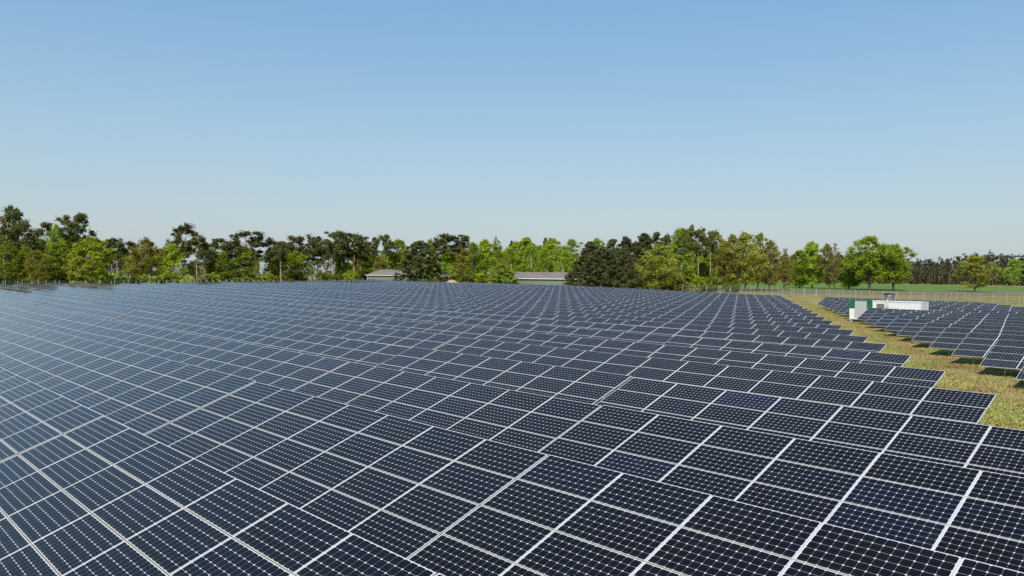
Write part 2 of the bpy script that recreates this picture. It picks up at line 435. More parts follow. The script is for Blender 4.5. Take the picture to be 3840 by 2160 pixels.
ROWY = [4.87, 9.52, 14.12, 18.70, 23.28] + [23.28+4.577*k for k in range(1, 22)]
TL = NC*MW + .055                # table pitch along the row
spots = []                         # (depth, block, row, X of left end, Y of ridge)
def visible(x0, y):
    best = None
    for x in np.linspace(x0, x0+NC*MW, 8):
        for dy, dz in ((0, LOW+RISE), (NR*MH*math.cos(TILT), LOW)):
            q = proj((x, y-dy, terr(x, y)+dz))
            if q and -10 < q[0] < 3850 and q[1] < 2170:
                best = q[2] if best is None else min(best, q[2])
    return best
for i, yb in enumerate(ROWY):
    Y = yb*S
    xe = (1.90-2.71*(i-1) if i else 4.84)*S
    xl_lim = -(146 if yb < 50 else 146+(yb-50)*44/69)*S
    k = 0
    while xe-TL*(k+1) > xl_lim-4:
        d = visible(xe-TL*k-NC*MW, Y)
        if d: spots.append((d, 0, i, xe-TL*k-NC*MW, Y))
        k += 1
    if i >= 8:
        xl = (-9.63-2.71*(i-8))*S
        nmax = 2 if i >= 23 else 8
        for k in range(nmax):
            x0 = xl+TL*k
            if i == 18 and k == 0: x0 += 8.6*S                # the containers stand in this row's place
            elif i == 18: x0 += 8.6*S
            d = visible(x0, Y)
            if d: spots.append((d, 1, i, x0, Y))
spots.sort()
PARTS_WITHIN = 105.0
rank = {}
for s in sorted(spots, key=lambda s: (s[1], s[2], -s[3])):
    rank.setdefault((s[1], s[2]), []).append(s)
def table_label(s):
    row = rank[(s[1], s[2])]; j = row.index(s)+1
    if s[1] == 0:
        r = ORD[s[2]+1]
        return f"dark solar table, left array, {r} row from the front, {ORD[j]} from its right end"
    r = ORD[s[2]-7]; j = len(row)-j+1
    return f"dark solar table beyond the grass aisle, {r} row back, {ORD[j]} from the aisle"
GROUPS = ('solar tables of the large array left of the grass aisle', 'solar tables right of the grass aisle')
def place(o, s, r):
    d, blk, i, x0, Y = s
    za, zb = terr(x0, Y), terr(x0+NC*MW, Y)
    sl = math.atan2(zb-za, NC*MW)
    q = 1.0 if d < 22 else 2.4                                        # the builders' tolerances
    o.location = (x0+r.uniform(-.01, .01), Y+r.uniform(-.012, .012)*q, za+r.uniform(-.016, .016)*q)
    o.rotation_euler = (R(r.uniform(-.15, .15)*q), -sl+R(r.uniform(-.06, .06)*q), 0)
r = random.Random(5)
table_proto = None; rest = []
Tm = Matrix.Translation((0, 0, LOW+RISE)) @ Matrix.Rotation(TILT, 4, 'X')
for n_, s in enumerate(spots):
    if n_ >= 300: rest.append(s); continue
    if s[0] < PARTS_WITHIN:
        t = bpy.data.objects.new('solar_table', None); COL.objects.link(t); place(t, s, r)
        link('mounting_rack', RACK, t)
        for k in range(NR):
            for j in range(NC):
                mi_ = r.choices(range(12), weights=[3, 3, 3, 3, 3, 3, 2, 3, 3, 1.2, .8, .5])[0]
                o = link('solar_module', MODULES[mi_], t)
                o.matrix_local = Tm @ Matrix.Translation((j*MW+r.uniform(-.002, .002), -k*MH+r.uniform(-.002, .002), r.uniform(-.002, .002)))  \
                    @ Matrix.Rotation(R(r.uniform(-.08, .08)), 4, 'X') @ Matrix.Rotation(R(r.uniform(-.06, .06)), 4, 'Y')
                if mi_ == 11: o['label'] = 'bluish solar module among darker ones'
    else:
        t = link('solar_table', r.choice(FULL)); place(t, s, r)
    tag(t, table_label(s), 'solar table', GROUPS[s[1]])
if rest:
    D = [[] for _ in range(5)]
    v, f, mi, uv, rn = D
    for s in rest:
        src = r.choice(FULL); za = terr(s[3], s[4]); zb = terr(s[3]+NC*MW, s[4]); off = len(v)
        T = Matrix.Translation((s[3], s[4], za)) @ Matrix.Rotation(-math.atan2(zb-za, NC*MW), 4, 'Y')
        v += [tuple(T @ q.co) for q in src.vertices]
        for p in src.polygons: f.append(tuple(off+i for i in p.vertices)); mi.append(p.material_index)
        uv += [tuple(q.uv) for q in src.uv_layers[0].data]; rn += [q.value for q in src.attributes['rnd'].data]
    tag(link('distant_solar_tables', finish('distant_solar_tables', *D)), 'farthest small solar tables at the back of the array', 'solar tables', kind='stuff')
print('tables', len(spots), 'with parts', sum(s[0] < PARTS_WITHIN for s in spots[:300]), 'rest', len(rest))

# ------------------------------------------------------------------ containers
CX, CY = -36.7*S, 84.3*S
CH = 2.59
def corrugated(L, z0, z1, y, step=.28, depth=.06, skip=()):
    """sheet of trapezoid corrugations facing -Y between x = 0 and L, with rectangular openings left out"""
    b = MB(); prof = []; x = 0.0
    while x < L-1e-6:
        for dx, dd in ((0, 0), (.08, 0), (.115, 1), (.195, 1), (.23, 0)):
            if x+dx < L: prof.append((x+dx, y+dd*depth))
        x += step
    prof.append((L, y)); 
    for (xa, ya), (xb, yb) in zip(prof, prof[1:]):
        xm = (xa+xb)/2; zs = [(z0, z1)]
        for (s0, s1, t0, t1) in skip:
            if s0 < xm < s1:
                zs = [(a, c) for a, c in ((z0, min(z1, t0)), (max(z0, t1), z1)) if c-a > .01]
        for a, c in zs: b.poly([(xa, ya, a), (xb, yb, a), (xb, yb, c), (xa, ya, c)])
    return b
def shell(L, Wd):
    b = MB(); e = .06
    for x in (0, L-.12):
        for y in (-.0, Wd-.12): b.box(x, x+.12, y-.012 if y == 0 else y, y+.12, 0, CH)
    for y0 in (-.012, Wd-.08): b.box(.122, L-.122, y0, y0+.08, 0, .15); b.box(.122, L-.122, y0, y0+.08, CH-.11, CH-.003)
    for x0 in (.0, L-.08): b.box(x0+.003, x0+.077, .122, Wd-.122, .003, .15); b.box(x0+.003, x0+.077, .122, Wd-.122, CH-.11, CH-.003)
    return b
CZ = CAMZ-5.67                      # underside of the containers, on footings
def container(label, x0, L, green):
    Wd = 2.44
    c = thing('shipping_container', label, 'container', (x0, CY, CZ), 0)
    link('frame', shell(L, Wd).mesh('frame', M_GREEN if False else M_WHITE), c)
    zmid = 1.45
    if green:
        dx0, dx1 = .72, 2.28
        lo = corrugated(L-.24, .15, zmid, .02, skip=((dx0-.12, dx1-.12, 0, 3),)).mesh('lower_wall', M_WHITE)
        hi = corrugated(L-.24, zmid, CH-.11, .02, skip=((dx0-.12, dx1-.12, 0, 3),)).mesh('upper_wall', M_GREEN)
        link('lower_wall', lo, c, (.12, 0, 0)); o = link('upper_wall', hi, c, (.12, 0, 0)); o['label'] = 'green painted upper wall'
        b = MB(); b.box(dx0, dx1, -.015, .04, .16, CH-.12); b.box(dx0+.75, dx0+.765, -.02, -.0145, .18, CH-.14)
        d = link('door', b.mesh('door', M_DOOR), c); d['label'] = 'plain light grey double door'
        h = MB(); h.box(dx0+.83, dx0+.86, -.06, -.016, 1.0, 1.2); link('handle', h.mesh('handle', M_STEEL), d)
        b = MB()
        for x in (-.003, L-.122): b.box(x, x+.125, -.016, .125, zmid+.003, CH+.003)
        b.box(.124, L-.124, -.016, .07, CH-.112, CH+.002); link('corner_trim', b.mesh('corner_trim', M_GREEN), c)
        roof = M_GREEN
        b = MB(); b.box(.5, 2.6, -.35, -.02, .02, .06); link('door_step', b.mesh('door_step', M_STEEL), c)
    else:
        lv = (.5, 1.5, 1.3, 2.22)
        w_ = corrugated(L-.24, .15, CH-.11, .02, skip=((lv[0]-.12, lv[1]-.12, lv[2], lv[3]),)).mesh('wall', M_WHITE); link('wall', w_, c, (.12, 0, 0))
        fr = MB(); fr.box(lv[0], lv[1], -.02, .05, lv[2], lv[2]+.05); fr.box(lv[0], lv[1], -.02, .05, lv[3]-.05, lv[3])
        fr.box(lv[0], lv[0]+.05, -.02, .05, lv[2]+.05, lv[3]-.05); fr.box(lv[1]-.05, lv[1], -.02, .05, lv[2]+.05, lv[3]-.05)
        l = link('louver', fr.mesh('louver', M_STEEL), c)
        sl = MB()
        for k in range(9):
            z = lv[2]+.07+k*.09; sl.poly([(lv[0]+.05, -.005, z), (lv[1]-.05, -.005, z), (lv[1]-.05, .04, z+.085), (lv[0]+.05, .04, z+.085)])
        link('slats', sl.mesh('slats', M_DARK), l)
        # door end facing +X
        for k, (ya, yb) in enumerate(((.125, 1.215), (1.225, 2.315))):
            b = MB(); b.box(L-.09, L-.03, ya, yb, .16, CH-.12)
            for z in (.5, 1.25, 2.0): b.box(L-.029, L-.008, ya+.05, yb-.05, z-.04, z+.04)
            d = link('door', b.mesh('door', M_WHITE), c)
            rb = MB()
            for y in (ya+.25, yb-.25): rb.tube([(L-.0, y, .2), (L-.0, y, CH-.15)], [.02, .02], 6)
            link('lock_bar', rb.mesh('lock_bar', M_STEEL), d)
        roof = M_WHITE
    b = MB(); b.box(.03, L-.03, .03, Wd-.03, CH-.1, CH+.006); ro = link('roof', b.mesh('roof', roof), c)
    b = MB(); b.box(.121, L-.121, Wd-.07, Wd-.05, .16, CH-.12); b.box(.05, .07, .125, Wd-.125, .16, CH-.12); link('back_wall', b.mesh('back_wall', M_WHITE), c)
    b = MB(); b.box(.06, L-.06, .06, Wd-.06, .02, .1); link('floor', b.mesh('floor', M_DARK), c)
    b = MB()
    for x in (.1, L-.5):
        for y in (.05, Wd-.45): b.box(x, x+.4, y, y+.4, -.75, -.002)
    link('concrete_footing', b.mesh('concrete_footing', M_POST), c)
    return c
c1 = container('small container, green above and white below, with wide light grey door', CX, 2.99, True)
c2 = container('long white corrugated container joined to the green and white one', CX+2.99+.06, 6.06, False)
# roof vent on the white container, and the bent pole in front of it
v_ = thing('roof_vent', 'dark square vent with a flat pale cap on the white container roof', 'vent', (CX+3.05+1.55, CY+1.35, CZ+CH+.006))
b = MB(); b.box(-.46, .46, -.46, .46, 0, 1.0)
for k in range(8): b.box(-.49, .49, -.49, .49, .08+k*.11, .11+k*.11)
link('louvered_body', b.mesh('louvered_body', M_DARK), v_)
b = MB(); b.box(-.82, .82, -.72, .72, 1.04, 1.10)
for x in (-.6, .6):
    for y in (-.55, .55): b.box(x-.025, x+.025, y-.025, y+.025, .0, 1.04)
link('cap', b.mesh('cap', M_STEEL), v_)
p_ = thing('bent_pole', 'thin white pole with bent top on the white container front', 'pole', (CX+3.05+1.9, CY-.12, CZ))
b = MB(); b.tube([(0, 0, .8), (0, 0, 2.5), (.06, 0, 2.85), (.22, .03, 3.25), (.3, .05, 3.35)], [.065]*5, 8); link('tube', b.mesh('tube', M_TRIM, True), p_)
b = MB(); b.box(-.2, .2, .03, .075, 1.9, 1.95); b.box(-.2, .2, .03, .075, 1.2, 1.25); link('bracket', b.mesh('bracket', M_STEEL), p_)
b = MB(); b.tube([(.38, .05, 2.6), (.4, .05, 3.6)], [.025, .02], 6); b.tube([(.06, 0, 2.85), (.4, .05, 2.9)], [.02, .02], 6); link('antenna', b.mesh('antenna', M_STEEL), p_)

# ------------------------------------------------------------------ fences
def hooked_post():
    b = MB(); b.box(-.035, .035, -.035, .035, -.3, 1.9)
    T = Matrix.Translation((0, 0, 1.9)) @ Matrix.Rotation(R(40), 4, 'X'); b.box(-.045, .045, -.045, .045, -.03, .38, 0, T)
    return b.mesh('post', M_POST)
def straight_post():
    b = MB(); b.box(-.042, .042, -.042, .042, -.3, 2.42); return b.mesh('post', M_POST)
HP, SP = hooked_post(), straight_post()
def resample(pts, step):
    out = []; carry = 0.0
    for p, q in zip(pts, pts[1:]):
        L = math.dist(p, q); t = carry
        while t < L: out.append((p[0]+(q[0]-p[0])*t/L, p[1]+(q[1]-p[1])*t/L, math.atan2(q[1]-p[1], q[0]-p[0]))); t += step
        carry = t-L
    return out
def fence(name, label, pts, step, hooked, h, grp, flip=0, braces=(), jit=.3):
    P = resample(pts, step); o0 = P[0]
    base = (o0[0], o0[1], terr(o0[0], o0[1]))
    t = thing(name, label, 'fence', base, 0, grp)
    V = []; Fc = []; U = []; run = 0
    tops = []
    for k, (x, y, a) in enumerate(P):
        z = terr(x, y)
        o = link('post', HP if hooked else SP, t, (x-base[0], y-base[1], z-base[2]))
        o.rotation_euler = (random.gauss(0, .012), random.gauss(0, .02), a+flip)
        if k in braces:
            b = MB(); b.tube([(0, 0, 1.9), (1.1, .15, 0)], [.05, .05], 5); q = link('brace', b.mesh('brace', M_POST), t, (x-base[0], y-base[1], z-base[2])); q.rotation_euler = (0, 0, a)
        if k: run += math.dist((x, y), P[k-1][:2])
        V += [(x-base[0], y-base[1], z-base[2]+.05), (x-base[0], y-base[1], z-base[2]+h)]; tops.append(run)
        if k: q = 2*k; Fc.append((q-2, q, q+1, q-1)); U += [(tops[k-1], .05), (run, .05), (run, h), (tops[k-1], h)]
    me = bpy.data.meshes.new('wire_mesh'); me.from_pydata(V, [], Fc); me.materials.append(M_MESH)
    l = me.uv_layers.new(name='UVMap'); l.data.foreach_set('uv', np.array(U, 'f').ravel())
    link('wire_mesh', me, t)
    b = MB()
    for (a, c) in zip(range(len(P)-1), range(1, len(P))):
        for zz in ((h,) if hooked else (h, h*.55)):
            A = V[2*a]; B = V[2*c]; b.tube([(A[0], A[1], A[2]-.05+zz), (B[0], B[1], B[2]-.05+zz)], [.004, .004], 3)
    link('tension_wire', b.mesh('tension_wire', M_STEEL), t)
    return t
def G(px, py): p = hit(px, py); return (p[0], p[1])
LB = [(-152*S, -6*S), (-152*S, 52*S), (-197*S, 123*S), (-150*S, 125*S)]
def off(pts, d):
    out = []
    for k, p in enumerate(pts):
        q = pts[min(k+1, len(pts)-1)]; q0 = pts[max(k-1, 0)]; tx, ty = q[0]-q0[0], q[1]-q0[1]; L = math.hypot(tx, ty); out.append((p[0]-ty/L*d, p[1]+tx/L*d))
    return out
fence('hooked_fence', 'wire fence with hooked pale posts along the left edge of the array', LB[:3], 2.6, True, 1.8, 'perimeter fences', math.pi)
fence('straight_fence', 'wire fence with straight pale posts below the left trees', off(LB[:3], 7.5), 3.1, False, 2.2, 'perimeter fences')
RB = [G(2700, 1103.5), G(2800, 1106), G(2900, 1110), G(3120, 1119), G(3480, 1132), G(3840, 1147), G(4050, 1156)]
fence('hooked_fence', 'wire fence with hooked pale posts behind the containers and right array', RB, 2.9, True, 1.9, 'perimeter fences', math.pi)
RB2 = [G(2560, 1098), G(2800, 1104), G(2950, 1109), G(3120, 1115), G(3480, 1128), G(3840, 1142), G(4050, 1150)]
fence('straight_fence', 'wire fence with straight and slanted pale posts behind the right array', RB2, 3.4, False, 2.2, 'perimeter fences', 0, (14, 15, 22, 30))

# ------------------------------------------------------------------ sheds and sand pile
def local_frame(px0, px1, D0, D1):
    a, b_ = at(px0, D0), at(px1, D1); return a, b_, math.atan2(b_[1]-a[1], b_[0]-a[0]), math.hypot(b_[0]-a[0], b_[1]-a[1])
def shed(label, px0, px1, D0, D1, depth, eave, ridge, hip, over=.45):
    a, b_, an, L = local_frame(px0, px1, D0, D1)
    z = min(a[2], b_[2]); t = thing('shed', label, 'shed', (a[0], a[1], z), an)
    w_ = MB()
    w_.poly([(0, 0, -.3), (L, 0, -.3), (L, 0, eave), (0, 0, eave)]); w_.poly([(L, depth, -.3), (0, depth, -.3), (0, depth, eave), (L, depth, eave)])
    for x in (0, L):
        q = [(x, 0, -.3), (x, depth, -.3), (x, depth, eave)] + ([] if hip else [(x, depth/2, ridge-.08)]) + [(x, 0, eave)]
        w_.poly(q if x else q[::-1])
    k = 0
    while k*.9 < L-.1:                                              # upright ribs of the sheet cladding
        w_.box(k*.9, k*.9+.07, -.03, -.001, -.2, eave-.02); k += 1
    link('wall', w_.mesh('wall', M_WALLG), t)
    r_ = MB(); o = over; th = .12
    i0, i1 = (depth*.45, L-depth*.45) if hip else (-o, L+o)
    A, B_, C_, D_ = (-o, -o, eave-.1), (L+o, -o, eave-.1), (L+o, depth+o, eave-.1), (-o, depth+o, eave-.1); E_, F_ = (i0, depth/2, ridge), (i1, depth/2, ridge)
    for q in ((A, B_, F_, E_), (C_, D_, E_, F_)): r_.poly(q); r_.poly([(x, y, zz-th) for x, y, zz in q][::-1])
    if hip: r_.poly((B_, C_, F_)); r_.poly((D_, A, E_))
    rf = link('roof', r_.mesh('roof', M_ROOF), t)
    g = MB(); g.box(-o, L+o, -o-.13, -o-.004, eave-.26, eave-.06); link('gutter', g.mesh('gutter', M_TRIM), rf)
    for x in (.15, L-.2):
        g = MB(); g.tube([(x, -.09, -.2), (x, -.09, eave-.35), (x, -o-.06, eave-.16)], [.075]*3, 6); link('downpipe', g.mesh('downpipe', M_TRIM), t)
    return t
shed('low green shed with a brown hipped roof behind the array, left of the dark pine', 1377, 1552, 288, 282, 7.5, 3.7, 5.7, True)
shed('long green shed with a grey-brown gable roof left of the dark pines', 1925, 2180, 246, 236, 7.0, 3.55, 5.45, False)
def barn():
    a, b_, an, L = local_frame(1612, 1682, 282, 282)
    t = thing('open_barn', 'open-fronted dark barn gable right of the dark spreading pine', 'barn', a, an)
    w_ = MB(); h = 3.2; rr = 5.4; Dp = 9
    w_.poly([(0, 0, h), (L, 0, h), (L/2, 0, rr-.1)]); w_.box(0, .15, 0, .15, -.2, h); w_.box(L-.15, L, 0, .15, -.2, h)
    w_.poly([(0, 0.2, -.2), (0, Dp, -.2), (0, Dp, h), (0, .2, h)]); w_.poly([(L, .2, -.2), (L, Dp, -.2), (L, Dp, h), (L, .2, h)]); w_.poly([(0, Dp, -.2), (L, Dp, -.2), (L, Dp, h), (L/2, Dp, rr-.1), (0, Dp, h)])
    link('wall', w_.mesh('wall', M_DARK), t)
    r_ = MB(); o = .5
    for s_ in (0, 1):
        xe = -o if not s_ else L+o; q = [(xe, -o, h-.25), (L/2, -o, rr), (L/2, Dp+o, rr), (xe, Dp+o, h-.25)]
        r_.poly(q); r_.poly([(x, y, zz-.12) for x, y, zz in q][::-1]); r_.poly([q[0], q[1], (q[1][0], q[1][1], q[1][2]-.12), (q[0][0], q[0][1], q[0][2]-.12)])
    link('roof', r_.mesh('roof', M_ROOF), t)
barn()
def sand():
    p = at(1695, 232); ztop = top_z(1049, 1695, 232); H = ztop-p[2]; Wd = 78/F*232*.62
    V = []; Fc = []; N, Mr = 36, 10; r_ = np.random.default_rng(3)
    ph = r_.uniform(0, 6, 5)
    for j in range(Mr+1):
        f = j/Mr
        for k in range(N):
            an = 2*math.pi*k/N
            rr = Wd*f*(1+.12*math.sin(2*an+ph[0])+.07*math.sin(5*an+ph[1])); zz = H*(1-f**1.5)*(1+.04*math.sin(7*an+9*f))
            V.append((rr*1.15*math.cos(an), rr*math.sin(an), zz-.05))
    for j in range(Mr):
        for k in range(N): k2 = (k+1) % N; Fc.append((j*N+k, j*N+k2, (j+1)*N+k2, (j+1)*N+k))
    me = bpy.data.meshes.new('sand_pile'); me.from_pydata(V, [], Fc); me.materials.append(M_SAND)
    o = link('sand_pile', me, None, p); tag(o, 'heap of pale yellow sand beside the dark open barn', 'sand pile')
sand()

# ------------------------------------------------------------------ trees
def leaves(C, Rr, n, size, flat=1.0, g=rng, drop=0.0):
    """diamond leaf clumps scattered in balls of radius Rr round the centres C"""
    C = np.repeat(np.asarray(C, float), n, 0); Rr = np.repeat(np.asarray(Rr, float), n)
    d = g.normal(size=C.shape); d /= np.linalg.norm(d, axis=1)[:, None]
    rad = Rr*np.minimum(1.5, np.abs(g.normal(0, .62, len(C))))
    p = C + d*rad[:, None]*np.array([1, 1, flat])
    if drop: p[:, 2] -= g.exponential(drop, len(p))
    a = g.normal(size=C.shape); a[:, 2] *= .55; a /= np.linalg.norm(a, axis=1)[:, None]
    b = np.cross(a, g.normal(size=C.shape)); b /= np.linalg.norm(b, axis=1)[:, None]
    s = size*g.uniform(.6, 1.35, len(C))[:, None]
    V = np.stack([p+a*s, p+b*s*.55, p-a*s, p-b*s*.55], 1).reshape(-1, 3)
    return V
def leaf_mesh(name, V, m):
    n = len(V)//4; me = bpy.data.meshes.new(name)
    me.vertices.add(n*4); me.vertices.foreach_set('co', V.astype('f').ravel())
    me.loops.add(n*4); me.loops.foreach_set('vertex_index', np.arange(n*4, dtype='i'))
    me.polygons.add(n); me.polygons.foreach_set('loop_start', np.arange(0, n*4, 4, dtype='i'))
    try: me.polygons.foreach_set('loop_total', np.full(n, 4, 'i'))
    except Exception: pass
    me.materials.append(m); me.update(); me.validate(); return me
def limb(b, p0, p1, r0, r1, sag=.0, g=rng, n=5):
    p0, p1 = np.asarray(p0, float), np.asarray(p1, float); mid = (p0+p1)/2 + g.normal(size=3)*np.linalg.norm(p1-p0)*.07; mid[2] -= sag
    b.tube([p0, mid, p1], [r0, (r0+r1)/2, r1], n)
def trunk_path(H, lean, g, wob=.25):
    zs = np.linspace(0, 1, 8); ph = g.uniform(0, 6, 2)
    return [np.array([lean[0]*H*z + wob*math.sin(3*z+ph[0])*z, lean[1]*H*z + wob*math.sin(3*z+ph[1])*z, H*z]) for z in zs]
def on_path(P, t):
    f = t*(len(P)-1); i = min(int(f), len(P)-2); return P[i]+(P[i+1]-P[i])*(f-i)
def make_pine(seed):
    g = np.random.default_rng(seed); H = 18.0; lean = g.normal(0, .035, 2); P = trunk_path(H, lean, g, .5)
    b = MB(); P[0][2] = -.6; b.tube(P, np.linspace(.24, .05, 8), 7)
    C = []; Q = []; base = g.uniform(.50, .64)
    for k in range(int(g.integers(17, 24))):
        t = base+(1-base)*(k+.5)/20*g.uniform(.85, 1.1); t = min(t, .985)
        p = on_path(P, t); an = g.uniform(0, 6.283); u = (t-base)/(1-base)
        L = (1.1+2.6*math.sin(math.pi*min(1, .22+.72*u))) * g.uniform(.55, 1.25)
        e = p+np.array([math.cos(an)*L, math.sin(an)*L, L*g.uniform(.1, .5)])
        limb(b, p, e, .08, .025, -.1, g)
        for m in range(int(g.integers(2, 5))):
            q = p+(e-p)*g.uniform(.5, 1.08)+g.normal(0, .42, 3); C.append(q); Q.append(g.uniform(.55, 1.15))
    for k in range(5): C.append(P[-1]+np.append(g.normal(0, .6, 2), g.uniform(-.9, .35))); Q.append(g.uniform(.45, .8))
    for k in range(4):                                         # dead stubs on the bare trunk
        p = on_path(P, g.uniform(.3, base)); an = g.uniform(0, 6.283); limb(b, p, p+np.array([math.cos(an), math.sin(an), .15])*g.uniform(.7, 1.8), .04, .015, 0, g, 4)
    return b.mesh('trunk', B_PINE), leaf_mesh('crown', leaves(C, Q, 150, .26, .8, g), L_PINE), H, 6.6
def make_broad(seed, lm, bm, H=16.0, W=9.0, base=.14, n=60, dens=60, size=.26, clump=(.8, 1.5), hollow=.35, tb=.26, shape=1.0):
    g = np.random.default_rng(seed); P = trunk_path(H*.86, g.normal(0, .02, 2), g, .4); b = MB()
    P[0][2] = -.6; b.tube(P, np.linspace(tb, .04, 8), 7)
    C = []; Q = []; lob = g.uniform(0, 6, 4)
    for k in range(n):
        u = g.uniform(0, 1)**.85; z = H*(base+(1-base)*u)*.97
        env = math.sin(math.pi*min(1, max(.05, (u*.90+.09)))**shape)**.62
        an = g.uniform(0, 6.283); rr = W/2*env*(1+.18*math.sin(3*an+lob[0]+4*u)+.12*math.sin(5*an+lob[1]))*g.uniform(hollow, 1)
        c = np.array([math.cos(an)*rr, math.sin(an)*rr, z])+np.append(P[min(7, int(u*7))][:2], 0); C.append(c); Q.append(g.uniform(*clump)*(.65 if u > .85 else 1))
        if k % 2 == 0: limb(b, on_path(P, max(.12, min(.97, (z/H-.16)/.86))), c, .085, .018, -.15, g, 4)
    return b.mesh('trunk', bm), leaf_mesh('crown', leaves(C, Q, dens, size, .8, g), lm), H, W
def make_birch(seed):
    g = np.random.default_rng(seed); H = 17.0; P = trunk_path(H*.95, g.normal(0, .025, 2), g, .45); b = MB()
    P[0][2] = -.6; b.tube(P, np.linspace(.22, .03, 8), 6); C = []; Q = []
    for k in range(52):
        u = g.uniform(0, 1); z = H*(.2+.79*u); rr = 2.5*math.sin(math.pi*(u*.86+.12))**.7*g.uniform(.2, 1.1); an = g.uniform(0, 6.283)
        q = on_path(P, min(.99, z/(H*.95)*.93)); c = np.array([q[0]+math.cos(an)*rr, q[1]+math.sin(an)*rr, z]); C.append(c); Q.append(g.uniform(.5, 1.0))
        if k % 2 == 0: limb(b, on_path(P, max(.15, min(.97, z/(H*.95)-.08))), c, .045, .012, -.1, g, 4)
    return b.mesh('trunk', B_BIRCH), leaf_mesh('crown', leaves(C, Q, 130, .22, 1.0, g, .5), L_BIRCH), H, 5.4
def make_conifer(seed, H=15.0, W=8.0, full=False):
    g = np.random.default_rng(seed); P = trunk_path(H*.97, g.normal(0, .012, 2), g, .15); b = MB(); P[0][2] = -.6; b.tube(P, np.linspace(.24, .03, 8), 6)
    C = []; Q = []; n = 210 if full else 84
    for k in range(n):
        u = (k+g.uniform(0, 1))/n; z = H*(.03+.95*u)
        env = (1-u)**.42*(.72+.28*math.sin(k*.37+seed)) if not full else math.sqrt(max(0.02, 1-u**2.2))
        rr = W/2*env*g.uniform(.45, 1.12); an = k*2.4+g.uniform(-.4, .4)
        c = np.array([math.cos(an)*rr, math.sin(an)*rr, z-rr*.10]); C.append(c); Q.append(g.uniform(.6, 1.25)*(1-.45*u))
        if k % 3 == 0: limb(b, on_path(P, min(.97, z/H)), c, .06, .015, -.05, g, 4)
    return b.mesh('trunk', B_OAK), leaf_mesh('crown', leaves(C, Q, 130, .27, .6, g), L_DARK), H, W
def make_bare(seed):
    g = np.random.default_rng(seed); H = 16.0; P = trunk_path(H*.8, g.normal(0, .02, 2), g, .4); b = MB(); P[0][2] = -.6; b.tube(P, np.linspace(.2, .04, 8), 6); C = []; Q = []
    for k in range(34):
        u = g.uniform(0, 1); z = H*(.32+.66*u); rr = 3.4*math.sin(math.pi*(u*.85+.12))*g.uniform(.3, 1.1); an = g.uniform(0, 6.283)
        c = np.array([math.cos(an)*rr, math.sin(an)*rr, z]); C.append(c); Q.append(g.uniform(.6, 1.1)); p = on_path(P, max(.25, min(.96, z/(H*.8)-.22))); limb(b, p, c, .06, .015, -.1, g, 4)
        for m in range(2): limb(b, p+(c-p)*.6, c+g.normal(0, .8, 3), .03, .01, 0, g, 3)
    V = leaves(C, Q, 24, .20, 1, g); return b.mesh('trunk', B_GREY), leaf_mesh('crown', V, L_BARE), H, 7.0
def make_shrub(seed, lm):
    g = np.random.default_rng(seed); b = MB(); C = []; Q = []
    for k in range(26):
        an = g.uniform(0, 6.283); rr = 1.7*math.sqrt(g.uniform(0, 1)); z = 3.2*g.uniform(.12, 1)*math.sqrt(max(.1, 1-(rr/2)**2)); c = np.array([math.cos(an)*rr, math.sin(an)*rr, z]); C.append(c); Q.append(g.uniform(.4, .8))
        if k % 2 == 0: limb(b, (c[0]*.15, c[1]*.15, -.3), c, .035, .01, 0, g, 4)
    return b.mesh('stem', B_OAK), leaf_mesh('foliage', leaves(C, Q, 70, .24, .9, g), lm), 3.4, 4.4
KIND = {}
def lazy(kind, k):
    key = (kind, k)
    if key in KIND: return KIND[key]
    s = hash(kind) % 1 + sum(ord(c) for c in kind)*7 + k*31
    if kind == 'pine': r_ = make_pine(s)
    elif kind == 'bright': r_ = make_broad(s, L_BRIGHT, B_OAK, 15, 9.0, .10, 84, 150, .27)
    elif kind == 'green': r_ = make_broad(s, L_GREEN, B_OAK, 15, 8.5, .08, 84, 150, .27)
    elif kind == 'oak': r_ = make_broad(s, L_OLIVE, B_OAK, 16, 10, .13, 84, 120, .24, (.8, 1.5), .3)
    elif kind == 'bigoak': r_ = make_broad(s, L_LIME, B_OAK, 20, 15, .2, 130, 170, .29, (1.0, 1.9), .35, .48)
    elif kind == 'palegreen': r_ = make_broad(s, L_BIRCH, B_GREY, 16, 9, .15, 80, 105, .22, (.8, 1.5), .3)
    elif kind == 'birch': r_ = make_birch(s)
    elif kind == 'conifer': r_ = make_conifer(s)
    elif kind == 'spread': r_ = make_conifer(s, 14, 12, True)
    elif kind == 'darkpine': r_ = make_broad(s, L_DARK, B_PINE, 16, 7.5, .04, 92, 140, .27, (.6, 1.2), .2, .24, .8)
    elif kind == 'bare': r_ = make_bare(s)
    elif kind == 'shrub': r_ = make_shrub(s, L_SHRUB)
    elif kind == 'brightshrub': r_ = make_shrub(s, L_BRIGHT)
    KIND[key] = r_; return r_
NVAR = dict(darkpine=4, pine=7, bright=4, green=4, oak=4, bigoak=2, palegreen=3, birch=4, conifer=4, spread=2, bare=2, shrub=4, brightshrub=2)
NAME = dict(darkpine='pine_tree', pine='pine_tree', bright='leafy_tree', green='leafy_tree', oak='oak_tree', bigoak='leafy_tree', palegreen='leafy_tree', birch='birch_tree', conifer='conifer_tree',
            spread='conifer_tree', bare='bare_tree', shrub='shrub', brightshrub='shrub')
DESC = dict(darkpine='dense dark pine clothed almost to the ground', pine='pine with a bare reddish trunk and dark ragged crown', bright='fresh bright green leafy tree', green='mid green leafy tree with low branches', oak='olive-brown oak just coming into leaf',
            bigoak='broad bright yellow-green tree with dark trunk', palegreen='pale thin-leaved tree', birch='slender light green birch with white trunk', conifer='dark conical conifer clothed to the ground',
            spread='wide dark bushy pine clothed to the ground', bare='leafless brownish tree', shrub='low green shrub under the trees', brightshrub='low bright green shrub under the trees')
